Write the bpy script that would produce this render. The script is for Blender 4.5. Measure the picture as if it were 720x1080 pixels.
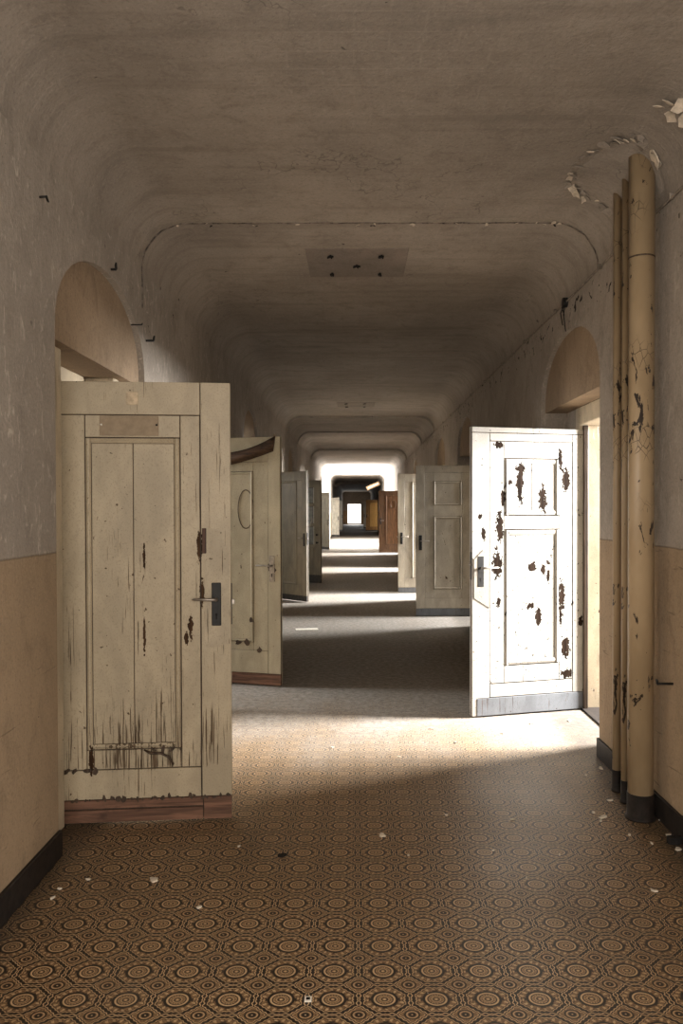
import bpy, bmesh, math, random
from mathutils import Vector, Matrix
random.seed(7)
for o in list(bpy.data.objects): bpy.data.objects.remove(o)
scn = bpy.context.scene
COL = scn.collection
R = math.radians

# ------------------------------------------------------------------ camera, world, lights, exposure
H = 1.51                       # eye height
FPX = 860.0                    # focal length in pixels of a 720x1080 frame
PITCH, ROLL = 0.8, 0.15
cam = bpy.data.cameras.new('camera')
cam.sensor_fit = 'VERTICAL'; cam.sensor_height = 36.0
cam.lens = FPX / 1080 * 36.0
cam.shift_x = -15 / 1080
cam.shift_y = (FPX * math.tan(R(PITCH)) - 3) / 1080
cam.clip_start = 0.05; cam.clip_end = 300
co = bpy.data.objects.new('camera', cam); COL.objects.link(co)
co.location = (0, 0, H); co.rotation_euler = (R(90 - PITCH), R(ROLL), 0)
scn.camera = co

w = bpy.data.worlds.new('overcast_sky'); scn.world = w; w.use_nodes = True
bg = w.node_tree.nodes['Background']
bg.inputs[0].default_value = (1.0, 0.97, 0.92, 1); bg.inputs[1].default_value = 2.2

scn.view_settings.view_transform = 'Standard'; scn.view_settings.look = 'None'
scn.view_settings.gamma = 1.0; scn.view_settings.use_curve_mapping = False
scn.view_settings.exposure = 0.12

WARM = (1.0, 0.93, 0.84); DAY = (1.0, 0.985, 0.96)
def area(name, loc, rot, sx, sy, power, col=DAY):
    l = bpy.data.lights.new(name, 'AREA'); l.shape = 'RECTANGLE'; l.size = sx; l.size_y = sy
    l.energy = power; l.color = col
    o = bpy.data.objects.new(name, l); COL.objects.link(o)
    o.location = loc; o.rotation_euler = rot
    return o
XL, XR = -1.30, 1.48           # corridor wall faces
ZC = 3.25                      # ceiling
Y0, Y1, Y2, Y3 = -3.5, 31.5, 41.5, 81.0   # back wall, stair hall start and end, far wall
# daylight at the windows: added unseen ones by the camera, the rooms' windows, the stair hall
area('back_fill_light', (0.1, Y0 + 0.05, 1.95), (R(90), 0, 0), 2.3, 2.1, 150, WARM)  # added fill from an unseen opening at the rear
for yw in ((-2.1, -0.6), (0.2, 1.7)):   # added unseen arched windows, fill light for the near corridor
    area('side_fill_light', (XL - 0.30, sum(yw) / 2, 1.35), (0, R(-90), 0), 2.5, 1.45, 56, WARM)
    area('side_fill_light', (XR + 0.30, sum(yw) / 2, 1.35), (0, R(90), 0), 2.5, 1.45, 56, WARM)
# (opening y0, y1, window centre, window width, watts)
R_ROOMS = [(5.22, 6.13, 6.05, 1.3, 1150), (10.55, 11.47, 11.6, 1.0, 420), (13.75, 14.78, 14.75, 0.9, 1300),
           (19.8, 20.9, 20.4, 0.9, 1300), (27.2, 28.25, 28.3, 1.0, 1200)]
L_ROOMS = [(3.86, 4.70, 4.3, 1.4, 3), (6.30, 7.13, 7.7, 1.4, 130), (9.8, 10.65, 10.1, 1.8, 25), (12.95, 13.82, 13.9, 1.6, 8),
           (16.1, 16.92, 17.0, 1.6, 8), (30.0, 30.92, 30.2, 1.8, 40)]
for a, b, c, ww, p in R_ROOMS: area('room_window_light', (4.72, c, 2.25), (0, R(68), 0), 1.4, ww, p).data.spread = R(120)
for a, b, c, ww, p in L_ROOMS: area('room_window_light', (-4.55, c, 2.25), (0, R(-68), 0), 1.4, ww, p).data.spread = R(120)
area('stair_window_light', (5.4, 36.5, 1.8), (0, R(90), 0), 2.6, 8.5, 3600)
area('stair_window_light', (-5.2, 36.5, 1.8), (0, R(-90), 0), 2.6, 8.5, 3600)
area('end_door_light', (0.0, Y3 + 0.6, 1.4), (R(-90), 0, 0), 1.6, 2.2, 120)

# ------------------------------------------------------------------ node helpers
class E:
    """a float socket with arithmetic"""
    def __init__(s, nt, sock): s.nt, s.s = nt, sock
    def m(s, op, *a, clamp=False):
        n = s.nt.nodes.new('ShaderNodeMath'); n.operation = op; n.use_clamp = clamp
        s.nt.links.new(s.s, n.inputs[0])
        for i, x in enumerate(a):
            if isinstance(x, E): s.nt.links.new(x.s, n.inputs[i + 1])
            else: n.inputs[i + 1].default_value = x
        return E(s.nt, n.outputs[0])
    def __add__(s, o): return s.m('ADD', o)
    def __sub__(s, o): return s.m('SUBTRACT', o)
    def __mul__(s, o): return s.m('MULTIPLY', o)
    def __truediv__(s, o): return s.m('DIVIDE', o)
    def inv(s): return (s * -1.0) + 1.0
    def abs(s): return s.m('ABSOLUTE')
    def max(s, o): return s.m('MAXIMUM', o)
    def min(s, o): return s.m('MINIMUM', o)
    def step(s, a, b):
        n = s.nt.nodes.new('ShaderNodeMapRange'); n.interpolation_type = 'SMOOTHSTEP'
        s.nt.links.new(s.s, n.inputs[0]); n.inputs[1].default_value = a; n.inputs[2].default_value = b
        return E(s.nt, n.outputs[0])
    def line(s, c, wd): return (s - c).abs().step(wd, wd * 0.45)
def newmat(name, rough=0.8, spec=0.3):
    m = bpy.data.materials.new(name); m.use_nodes = True
    nt = m.node_tree; b = nt.nodes['Principled BSDF']
    b.inputs['Roughness'].default_value = rough; b.inputs['Specular IOR Level'].default_value = spec
    return m, nt, b
def coords(nt, kind='Object'):
    t = nt.nodes.new('ShaderNodeTexCoord'); return t.outputs[kind]
def sep(nt, v):
    n = nt.nodes.new('ShaderNodeSeparateXYZ'); nt.links.new(v, n.inputs[0])
    return [E(nt, o) for o in n.outputs]
def noise(nt, v, scale=(1, 1, 1), detail=4, rough=0.55, dist=0.0, off=(0, 0, 0)):
    mp = nt.nodes.new('ShaderNodeMapping'); mp.inputs['Scale'].default_value = scale; mp.inputs['Location'].default_value = off
    nt.links.new(v, mp.inputs[0])
    n = nt.nodes.new('ShaderNodeTexNoise'); n.inputs['Scale'].default_value = 1.0
    n.inputs['Detail'].default_value = detail; n.inputs['Roughness'].default_value = rough; n.inputs['Distortion'].default_value = dist
    nt.links.new(mp.outputs[0], n.inputs['Vector'])
    return E(nt, n.outputs[0])
def mix(nt, f, a, b, mode='MIX'):
    n = nt.nodes.new('ShaderNodeMix'); n.data_type = 'RGBA'; n.blend_type = mode
    if isinstance(f, E): nt.links.new(f.s, n.inputs[0])
    else: n.inputs[0].default_value = f
    for i, x in ((6, a), (7, b)):
        if isinstance(x, tuple): n.inputs[i].default_value = (*x[:3], 1)
        else: nt.links.new(x, n.inputs[i])
    return n.outputs[2]
def bump(nt, b, h, strength=0.3, dist=0.01):
    n = nt.nodes.new('ShaderNodeBump'); n.inputs['Strength'].default_value = strength; n.inputs['Distance'].default_value = dist
    nt.links.new(h.s, n.inputs['Height']); nt.links.new(n.outputs[0], b.inputs['Normal'])
def setcol(nt, b, c): nt.links.new(c, b.inputs['Base Color'])

def plain(name, col, rough=0.7, var=0.3, metal=0.0, sc=25):
    m, nt, b = newmat(name, rough); b.inputs['Metallic'].default_value = metal
    o = coords(nt); n = noise(nt, o, (sc,) * 3, 5, 0.6)
    dark = tuple(c * (1 - var) for c in col); lite = tuple(min(1, c * (1 + var)) for c in col)
    setcol(nt, b, mix(nt, n.step(0.3, 0.7), dark, lite)); bump(nt, b, n, 0.25, 0.004)
    return m

def spots_mask(nt, o, spots, fx=0.02):
    """worn patches of given centre and size, with a ragged edge"""
    jag = noise(nt, o, (38, 38, 26), 4, 0.65) - 0.5
    jag2 = noise(nt, o, (90, 90, 50), 2, 0.6) - 0.5
    x, y, z = sep(nt, o)
    acc = None
    for (cx, cz, rx, rz) in spots:
        d = (((x - cx) / rx).m('POWER', 2.0) + ((z - cz) / rz).m('POWER', 2.0)).m('SQRT')
        acc = d if acc is None else acc.min(d)
    return (acc + jag * 2.6 + jag2 * 1.6).step(1.12, 1.0)

def paint(name, col, peel=0.28, wood=(0.05, 0.028, 0.016), crack=0.30, spots=None, rough=0.5, lowcrack=0.0, off=0.0, stain=0.25, chip=(16, 16, 6), specks=0.72):
    """old oil paint on wood: chips, drying cracks, grime"""
    m, nt, b = newmat(name, rough, 0.35)
    o = coords(nt); x, y, z = sep(nt, o)
    n1 = noise(nt, o, chip, 6, 0.62, 0.6, (off, 0, off * 2))
    big = noise(nt, o, (3, 3, 2.2), 2, 0.5, 0, (off * 3, 0, off))
    thr = 0.86 - 0.7 * peel
    chips = (n1 + (big - 0.5) * 0.35).step(thr, thr + 0.02)
    n2 = noise(nt, o, (130, 130, 3.6), 3, 0.6, 0.3, (off, off, 0))
    gate = noise(nt, o, (5, 5, 1.6), 2, 0.5, 0, (off * 2, 3, 0))
    cr_in = n2 + (gate - 0.5) * 0.5
    if lowcrack: cr_in = cr_in + z.step(0.75, 0.30) * z.step(0.24, 0.27) * lowcrack
    cr = cr_in.step(1 - crack - 0.02, 1 - crack + 0.03)
    fine = noise(nt, o, (160, 160, 120), 3, 0.7)
    blot = noise(nt, o, (6, 6, 3), 5, 0.6, 0.5, (off, 1, 0))
    lo = tuple(c * (1 - stain) for c in col); hi = tuple(min(1, c * 1.08) for c in col)
    c = mix(nt, blot.step(0.3, 0.7), lo, hi)
    c = mix(nt, fine.step(0.50, 0.72) * 0.55, c, tuple(k * 0.45 for k in col))
    speck = noise(nt, o, (45, 45, 40), 2, 0.5, 0, (off, 0, 7)).step(specks, specks + 0.03)
    mask = chips.max(cr * 0.85).max(speck * 0.8)
    if spots: mask = mask.max(spots_mask(nt, o, spots))
    wn = noise(nt, o, (60, 60, 4), 4, 0.6)
    wc = mix(nt, wn.step(0.3, 0.7), tuple(k * 0.6 for k in wood), tuple(k * 1.7 for k in wood))
    setcol(nt, b, mix(nt, mask, c, wc))
    nt.links.new((mask.inv() * 0.33 + 0.02).s, b.inputs['Specular IOR Level'])
    bump(nt, b, mask.inv() + fine * 0.12 + blot * 0.2, 0.6, 0.0035)
    return m

def wood(name, col, rough=0.6, along=(60, 60, 3), var=0.45):
    m, nt, b = newmat(name, rough)
    o = coords(nt); n = noise(nt, o, along, 5, 0.6, 0.8)
    g = noise(nt, o, (9, 9, 9), 4, 0.6)
    c = mix(nt, n.step(0.3, 0.7), tuple(k * (1 - var) for k in col), tuple(min(1, k * (1 + var)) for k in col))
    c = mix(nt, g.step(0.55, 0.75) * 0.6, c, tuple(k * 0.3 for k in col))
    setcol(nt, b, c); bump(nt, b, n + g * 0.5, 0.5, 0.004)
    return m

def plaster(name, upper, lower=None, zd=1.325, rough=0.9, band=0.0, brick=False, strokes=0.5):
    m, nt, b = newmat(name, rough, 0.2)
    o = coords(nt, 'Object'); x, y, z = sep(nt, o)
    big = noise(nt, o, (0.9, 0.9, 0.9), 5, 0.6, 0.4)
    med = noise(nt, o, (7, 7, 5), 6, 0.65, 0.6)
    grit = noise(nt, o, (70, 70, 70), 3, 0.65)
    strk = noise(nt, o, (24, 24, 10), 4, 0.6, 1.2)
    def tone(c, lo, hi):
        q = mix(nt, big.step(0.3, 0.7), tuple(k * lo for k in c), tuple(k * hi for k in c))
        q = mix(nt, med.step(0.45, 0.75) * 0.6, q, tuple(k * 0.58 for k in c))
        q = mix(nt, grit.step(0.52, 0.72) * 0.45, q, tuple(k * 0.5 for k in c))
        q = mix(nt, grit.step(0.46, 0.28) * 0.30, q, tuple(min(1, k * 1.5) for k in c))
        return q
    cu = tone(upper, 0.82, 1.1)
    cu = mix(nt, strk.step(0.55, 0.72) * strokes, cu, tuple(min(1, k * 1.5) for k in upper))
    h = grit * 0.35 + med * 0.6 + strk * 0.5
    if lower:
        cl = tone(lower, 0.86, 1.06)
        scratch = noise(nt, o, (3, 2.2, 34), 3, 0.5, 1.5)
        cl = mix(nt, scratch.step(0.66, 0.72) * 0.55, cl, tuple(k * 0.3 for k in lower))
        e = (noise(nt, o, (6, 6, 6), 4) - 0.5) * 0.012
        dz = z + e
        cc = mix(nt, dz.step(zd + 0.002, zd - 0.002), cu, cl)
        cc = mix(nt, dz.line(zd, 0.006) * 0.55, cc, tuple(k * 0.35 for k in lower))
    else: cc = cu
    if band:   # flaked paint along the cable run
        fl = noise(nt, o, (13, 10, 13), 4, 0.6, 0.8)
        g = (z - 2.86).abs().step(0.20, 0.0)
        cc = mix(nt, (fl + g * band).step(0.735, 0.755), cc, (0.02, 0.015, 0.012))
    if brick:  # courses of painted brick showing faintly through the whitewash
        mp = nt.nodes.new('ShaderNodeMapping'); mp.inputs['Rotation'].default_value = (0, 0, 0); nt.links.new(o, mp.inputs[0])
        bt = nt.nodes.new('ShaderNodeTexBrick'); bt.inputs['Scale'].default_value = 1.0
        bt.inputs['Brick Width'].default_value = 0.26; bt.inputs['Row Height'].default_value = 0.125; bt.inputs['Mortar Size'].default_value = 0.009
        bt.inputs['Mortar Smooth'].default_value = 0.9
        nt.links.new(mp.outputs[0], bt.inputs['Vector'])
        mort = E(nt, bt.outputs['Fac'])
        faint = noise(nt, o, (0.8, 0.7, 1), 3, 0.5, 0, (5, 2, 0)).step(0.38, 0.6)
        cc = mix(nt, mort * faint * 0.13, cc, tuple(min(1, k * 1.45) for k in upper))
        row = noise(nt, o, (0.7, 8, 1), 3, 0.6)
        cc = mix(nt, row.step(0.48, 0.72) * 0.5, cc, tuple(k * 0.6 for k in upper))
        h = h + mort * faint * 0.10
        vo = nt.nodes.new('ShaderNodeTexVoronoi'); vo.feature = 'DISTANCE_TO_EDGE'; vo.inputs['Scale'].default_value = 1.1
        mv = nt.nodes.new('ShaderNodeVectorMath'); mv.operation = 'ADD'
        nz = nt.nodes.new('ShaderNodeTexNoise'); nz.inputs['Scale'].default_value = 3.0; nz.inputs['Detail'].default_value = 4
        nt.links.new(o, nz.inputs['Vector']); nt.links.new(o, mv.inputs[0]); nt.links.new(nz.outputs['Color'], mv.inputs[1]); nt.links.new(mv.outputs[0], vo.inputs['Vector'])
        ck = E(nt, vo.outputs['Distance']).step(0.006, 0.002) * noise(nt, o, (1.1, 1.1, 1), 2).step(0.5, 0.62)
        cc = mix(nt, ck * 0.55, cc, tuple(k * 0.35 for k in upper))
    pits = noise(nt, o, (9, 9, 9), 3, 0.5, 0.5).step(0.745, 0.765)
    cc = mix(nt, pits * 0.7, cc, (0.03, 0.022, 0.017))
    setcol(nt, b, cc); bump(nt, b, h + pits * -0.6, 0.55, 0.012)
    return m

def lino():
    m, nt, b = newmat('patterned_lino', 0.42, 0.4)
    o = coords(nt); x, y, z = sep(nt, o)
    SX, SY = 0.1594, 0.1535
    wob = noise(nt, o, (30, 30, 30), 2)
    u = (x + 0.0746) / SX + 0.5; v = (y - 2.491) / SY + 0.5
    u = u.m('FLOORED_MODULO', 1.0) - 0.5; v = v.m('FLOORED_MODULO', 1.0) - 0.5
    au, av = u.abs(), v.abs()
    r = (u * u + v * v).m('SQRT')
    th = v.m('ARCTAN2', u)
    st = (au * 37.7).m('SINE') * (av * 37.7).m('SINE')
    oc = au.max(av).max((au + av) * 0.70) + st * 0.020
    r2 = ((au - 0.5) * (au - 0.5) + (av - 0.5) * (av - 0.5)).m('SQRT')
    dia = (au * -1.0 + 0.5) + (av * -1.0 + 0.5)
    pet = (th * 16.0).m('SINE'); pet8 = (th * 8.0).m('COSINE')
    gold = r.line(0.195, 0.024)
    gold = gold.max(oc.line(0.472, 0.016)).max(oc.line(0.395, 0.014) * 0.8)
    gold = gold.max(r.step(0.035, 0.02)).max(r.line(0.085, 0.018) * 0.6).max(r.line(0.135, 0.02) * pet.step(-0.1, 0.5) * 0.6)
    gold = gold.max(oc.line(0.325, 0.04) * pet.step(0.1, 0.6) * 0.85)
    gold = gold.max(r2.line(0.10, 0.016) * 0.7).max(r2.step(0.022, 0.012)).max(oc.line(0.53, 0.012) * 0.7)
    dark = r.line(0.240, 0.040).max(r.line(0.165, 0.016) * 0.8).max(r.line(0.06, 0.018) * 0.8)
    dark = dark.max(oc.line(0.434, 0.034)).max(oc.line(0.50, 0.02)).max(r2.step(0.085, 0.06)).max(r2.line(0.135, 0.022)).max(oc.line(0.275, 0.03) * pet8.step(-0.2, 0.5) * 0.9)
    dark = dark.max(oc.line(0.36, 0.014) * 0.8)
    g = noise(nt, o, (190, 190, 1), 2, 0.7)
    base = mix(nt, g.step(0.35, 0.65), (0.105, 0.057, 0.026), (0.25, 0.152, 0.075))
    c = mix(nt, dark, base, (0.014, 0.009, 0.006))
    c = mix(nt, gold * (g * 0.9 + 0.35).min(0.95), c, (0.58, 0.40, 0.22))
    wear = noise(nt, o, (1.6, 1.1, 1), 5, 0.6, 0.4)
    c = mix(nt, wear.step(0.5, 0.8) * 0.35, c, (0.05, 0.032, 0.019))
    # floor greys with distance: dusty, and paled in colour to imitate bleaching daylight
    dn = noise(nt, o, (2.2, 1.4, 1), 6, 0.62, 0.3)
    dust_bleach = (y.step(3.3, 7.2) * 0.74 + (dn - 0.5) * 0.7).step(0.0, 0.85) * 0.90
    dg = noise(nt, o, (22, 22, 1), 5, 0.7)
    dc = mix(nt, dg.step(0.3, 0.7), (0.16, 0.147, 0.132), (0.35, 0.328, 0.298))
    c = mix(nt, dust_bleach, c, dc)
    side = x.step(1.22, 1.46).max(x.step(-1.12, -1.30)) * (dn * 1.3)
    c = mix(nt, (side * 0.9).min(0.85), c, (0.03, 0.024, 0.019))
    sp = noise(nt, o, (60, 60, 1), 2, 0.5).step(0.765, 0.785)
    c = mix(nt, sp * 0.8, c, (0.42, 0.37, 0.30))
    setcol(nt, b, c)
    rr = dust_bleach * 0.3 + wear * 0.3 + 0.32
    nt.links.new(rr.s, b.inputs['Roughness'])
    bump(nt, b, gold * 0.25 + dg * 0.5 + wear * 0.6, 0.25, 0.004)
    return m

M = {}
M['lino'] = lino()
M['wall'] = plaster('wall_plaster', (0.33, 0.287, 0.244), (0.33, 0.242, 0.158), band=0.13)
M['wall_l'] = plaster('left_wall_plaster', (0.33, 0.287, 0.244), (0.33, 0.242, 0.158), band=0.06, strokes=0.9)
M['ceil'] = plaster('ceiling_whitewash', (0.315, 0.272, 0.23), brick=True, strokes=0.1)
M['tan'] = plaster('tan_plaster', (0.30, 0.22, 0.148), strokes=0.12)
M['room'] = plaster('room_plaster', (0.36, 0.33, 0.29), strokes=0.15)
M['base'] = plain('black_baseboard', (0.014, 0.010, 0.008), 0.6, 0.5)
M['frame'] = paint('cream_frame_paint', (0.55, 0.46, 0.33), 0.22, crack=0.3)
M['iron'] = plain('black_iron', (0.009, 0.008, 0.007), 0.5, 0.4)
M['steel'] = plain('worn_steel', (0.30, 0.27, 0.24), 0.4, 0.3, 0.8)
M['core'] = wood('dirty_door_core', (0.055, 0.035, 0.022))
M['bare'] = wood('bare_red_wood', (0.145, 0.075, 0.048), 0.7, (3, 40, 40))
M['greykick'] = paint('blue_grey_kick_paint', (0.125, 0.13, 0.14), 0.24, crack=0.34)
M['darkkick'] = plain('dark_kick_paint', (0.05, 0.045, 0.04), 0.6, 0.3)
M['chip'] = plain('plaster_chip', (0.62, 0.55, 0.45), 0.9, 0.2)
M['hole'] = plain('dark_hole', (0.012, 0.010, 0.009), 0.9, 0.3)
M['cable'] = plain('old_cable', (0.22, 0.185, 0.15), 0.7, 0.3)
M['paper'] = plain('off_white_paper', (0.72, 0.68, 0.60), 0.8, 0.1)
M['glass'] = None
g, nt, b = newmat('dusty_glass', 0.25, 0.5)
b.inputs['Base Color'].default_value = (0.55, 0.56, 0.53, 1); b.inputs['Transmission Weight'].default_value = 0.55
gn = noise(nt, coords(nt), (12, 12, 12), 4); setcol(nt, b, mix(nt, gn.step(0.3, 0.7), (0.40, 0.41, 0.39), (0.66, 0.66, 0.62))); M['glass'] = g

# ------------------------------------------------------------------ mesh helpers
def link(name, me, mat, parent=None):
    o = bpy.data.objects.new(name, me); COL.objects.link(o)
    if mat: me.materials.append(mat)
    if parent: o.parent = parent
    return o
def tag(o, label=None, cat=None, group=None, kind=None):
    if label: o['label'] = label
    if cat: o['category'] = cat
    if group: o['group'] = group
    if kind: o['kind'] = kind
    return o
def empty(name, loc, rz=0, size=0.1):
    o = bpy.data.objects.new(name, None); COL.objects.link(o); o.location = loc; o.rotation_euler = (0, 0, rz); o.empty_display_size = size
    return o
def bm_done(bm, name, smooth=False):
    bmesh.ops.recalc_face_normals(bm, faces=bm.faces)
    me = bpy.data.meshes.new(name); bm.to_mesh(me); bm.free()
    if smooth:
        for p in me.polygons: p.use_smooth = True
    return me
def add_box(bm, a, b, bev=0.0):
    (x0, y0, z0), (x1, y1, z1) = [tuple(map(min, zip(a, b))), tuple(map(max, zip(a, b)))]
    v = [bm.verts.new(p) for p in ((x0,y0,z0),(x1,y0,z0),(x1,y1,z0),(x0,y1,z0),(x0,y0,z1),(x1,y0,z1),(x1,y1,z1),(x0,y1,z1))]
    f = [bm.faces.new([v[i] for i in q]) for q in ((0,3,2,1),(4,5,6,7),(0,1,5,4),(1,2,6,5),(2,3,7,6),(3,0,4,7))]
    if bev:
        es = list({e for q in f for e in q.edges})
        bmesh.ops.bevel(bm, geom=es, offset=bev, segments=1, affect='EDGES')
def box(name, a, b, mat, parent=None, bev=0.0):
    bm = bmesh.new(); add_box(bm, a, b, bev)
    return link(name, bm_done(bm, name), mat, parent)
def boxes(name, lst, mat, parent=None):
    bm = bmesh.new()
    for a, b in lst: add_box(bm, a, b)
    return link(name, bm_done(bm, name), mat, parent)
def prism_yz(bm, poly, x0, x1):
    lo = [bm.verts.new((x0, y, z)) for y, z in poly]; hi = [bm.verts.new((x1, y, z)) for y, z in poly]
    bm.faces.new(lo); bm.faces.new(hi[::-1])
    n = len(poly)
    for i in range(n): bm.faces.new((lo[i], hi[i], hi[(i + 1) % n], lo[(i + 1) % n]))
def prism_xz(bm, poly, y0, y1):
    lo = [bm.verts.new((x, y0, z)) for x, z in poly]; hi = [bm.verts.new((x, y1, z)) for x, z in poly]
    bm.faces.new(lo); bm.faces.new(hi[::-1])
    n = len(poly)
    for i in range(n): bm.faces.new((lo[i], hi[i], hi[(i + 1) % n], lo[(i + 1) % n]))
def add_tube(bm, pts, r, n=10, cap=True):
    pts = [Vector(p) for p in pts]; rs = r if isinstance(r, (list, tuple)) else [r] * len(pts)
    rings = []; up = None
    for i, p in enumerate(pts):
        d = (pts[min(i + 1, len(pts) - 1)] - pts[max(i - 1, 0)]).normalized()
        if up is None: up = Vector((0, 0, 1)) if abs(d.z) < 0.9 else Vector((1, 0, 0))
        s = d.cross(up).normalized(); up = s.cross(d).normalized()
        rings.append([bm.verts.new(p + (s * math.cos(2 * math.pi * k / n) + up * math.sin(2 * math.pi * k / n)) * rs[i]) for k in range(n)])
    for a, b in zip(rings, rings[1:]):
        for k in range(n): bm.faces.new((a[k], a[(k + 1) % n], b[(k + 1) % n], b[k]))
    if cap: bm.faces.new(rings[0]); bm.faces.new(rings[-1][::-1])
def tube(name, pts, r, mat, parent=None, n=10):
    bm = bmesh.new(); add_tube(bm, pts, r, n)
    return link(name, bm_done(bm, name, True), mat, parent)
def flake(bm, c, nrm, size, thick=0.004, curl=0.0, n=8):
    """ragged little plate about c, facing nrm"""
    nrm = Vector(nrm).normalized(); t = nrm.orthogonal().normalized(); s = nrm.cross(t)
    a0 = random.uniform(0, 6.28); el = random.uniform(0.45, 0.85)
    top, bot = [], []
    for k in range(n):
        a = 2 * math.pi * k / n; rr = size * random.uniform(0.45, 1.15)
        px, py = math.cos(a) * rr, math.sin(a) * rr * el
        qx, qy = px * math.cos(a0) - py * math.sin(a0), px * math.sin(a0) + py * math.cos(a0)
        p = Vector(c) + t * qx + s * qy + nrm * (curl * (px / size) ** 2 * size)
        top.append(bm.verts.new(p + nrm * thick)); bot.append(bm.verts.new(p))
    bm.faces.new(top); bm.faces.new(bot[::-1])
    for k in range(n): bm.faces.new((bot[k], bot[(k + 1) % n], top[(k + 1) % n], top[k]))

# ------------------------------------------------------------------ the setting
T = 0.42                        # wall thickness
SPR, APX, SOF = 2.30, 2.755, 2.27
N_L = [(-2.1, -0.6), (0.2, 1.7), (3.54, 5.04), (5.95, 7.42), (9.5, 10.9), (12.6, 14.1), (15.8, 17.2), (29.75, 31.2)]
N_R = [(-2.1, -0.6), (0.2, 1.7), (4.95, 6.52), (10.3, 11.85), (13.5, 15.1), (19.6, 21.1), (26.95, 28.6)]
N_L2 = [(43.9, 45.4), (55.4, 56.9)]
N_R2 = [(54.8, 56.4), (62.8, 64.4)]
def arch(a, b, n=20):
    c, hw = (a + b) / 2, (b - a) / 2
    return [(c - hw * math.cos(math.pi * i / n), SPR + (APX - SPR) * math.sin(math.pi * i / n) ** 0.9) for i in range(n + 1)]
def top(a, b): return [(a, SOF), (b, SOF)] if abs(a - 5.95) < 0.01 else arch(a, b)
def wall(name, xf, sgn, ya, yb, niches, mat, rec, opens):
    """corridor wall with arched niches; sgn points into the masonry"""
    poly = [(ya, ZC + 0.1), (ya, -0.02)]
    for a, b in niches: poly += [(a, -0.02)] + top(a, b) + [(b, -0.02)]
    poly += [(yb, -0.02), (yb, ZC + 0.1)]
    bm = bmesh.new(); prism_yz(bm, poly, xf, xf + sgn * T)
    wo = tag(link(name, bm_done(bm, name), mat), kind='structure')
    for (a, b), (oa, ob) in zip([q for q in niches if q[0] > 2], opens):
        bm = bmesh.new()
        if len(top(a, b)) > 2:
            prism_yz(bm, [(a, SOF)] + arch(a, b) + [(b, SOF)], xf + sgn * 0.035, xf + sgn * T)
            link('arch_infill', bm_done(bm, 'arch_infill'), M['tan'], wo)
            bm = bmesh.new()
        bm = bmesh.new()
        add_box(bm, (xf + sgn * rec, a, -0.01), (xf + sgn * T, oa - 0.10, SOF))
        add_box(bm, (xf + sgn * rec, ob + 0.10, -0.01), (xf + sgn * T, b, SOF))
        link('niche_pier', bm_done(bm, 'niche_pier'), mat, wo)
    return wo
op_l = [(a, b) for a, b, *_ in L_ROOMS]; op_r = [(a, b) for a, b, *_ in R_ROOMS]
op_l2 = [(44.3, 45.12), (55.8, 56.62)]; op_r2 = [(55.0, 56.05), (63.1, 64.1)]
RECL, RECR = 0.10, 0.21
wall('wall_left', XL, -1, Y0, Y1, N_L, M['wall_l'], RECL, op_l)
wall('wall_right', XR, 1, Y0, Y1, N_R, M['wall'], RECR, op_r)
wall('wall_left_far', XL, -1, Y2, Y3, N_L2, M['wall'], RECL, op_l2)
wall('wall_right_far', XR, 1, Y2, Y3, N_R2, M['wall'], RECR, op_r2)

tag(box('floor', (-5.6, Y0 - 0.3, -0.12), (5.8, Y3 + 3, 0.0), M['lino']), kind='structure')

CR = 0.28
def profile(n=10):
    p = [(XL, ZC - CR)]
    p += [(XL + CR - CR * math.cos(math.pi / 2 * i / n), ZC - CR + CR * math.sin(math.pi / 2 * i / n)) for i in range(1, n + 1)]
    p += [(XR - CR + CR * math.sin(math.pi / 2 * i / n), ZC - CR + CR * math.cos(math.pi / 2 * i / n)) for i in range(0, n + 1)]
    return p
def ceil_pt(x):
    """height and inward normal of the coved ceiling at x"""
    if x < XL + CR: a = max(0, 1 - ((XL + CR - x) / CR) ** 2) ** 0.5; cx = XL + CR
    elif x > XR - CR: a = max(0, 1 - ((x - XR + CR) / CR) ** 2) ** 0.5; cx = XR - CR
    else: return ZC, Vector((0, 0, -1))
    z = ZC - CR + CR * a
    return z, Vector((cx - x, 0, ZC - CR - z)).normalized()
def ceiling(name, ya, yb):
    bm = bmesh.new(); p = profile(12)
    rows = [[bm.verts.new((x, yy, z)) for x, z in p] for yy in (ya, yb)]
    for i in range(len(p) - 1): bm.faces.new((rows[0][i], rows[0][i + 1], rows[1][i + 1], rows[1][i])).smooth = True
    prism_xz(bm, [(XL - 0.02, ZC - CR), (XL - 0.001, ZC - CR)] + [(x, z + 0.002) for x, z in p[1:-1]] + [(XR + 0.001, ZC - CR), (XR + 0.02, ZC - CR), (XR + 0.02, ZC + 0.3), (XL - 0.02, ZC + 0.3)], ya, yb)
    me = bpy.data.meshes.new(name); bm.to_mesh(me); bm.free()
    return tag(link(name, me, M['ceil']), kind='structure')
ceil = ceiling('ceiling', Y0, Y1)
ceiling('ceiling_far', Y2, Y3)
tag(box('ceiling_stair_hall', (-5.5, Y1, ZC + 0.05), (5.7, Y2, ZC + 0.3), M['room']), kind='structure')
tag(boxes('ceiling_rooms', [((-5.2, Y0, ZC), (XL - T, Y1, ZC + 0.2)), ((XR + T, Y0, ZC), (5.4, Y1, ZC + 0.2))], M['room']), kind='structure')
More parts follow.
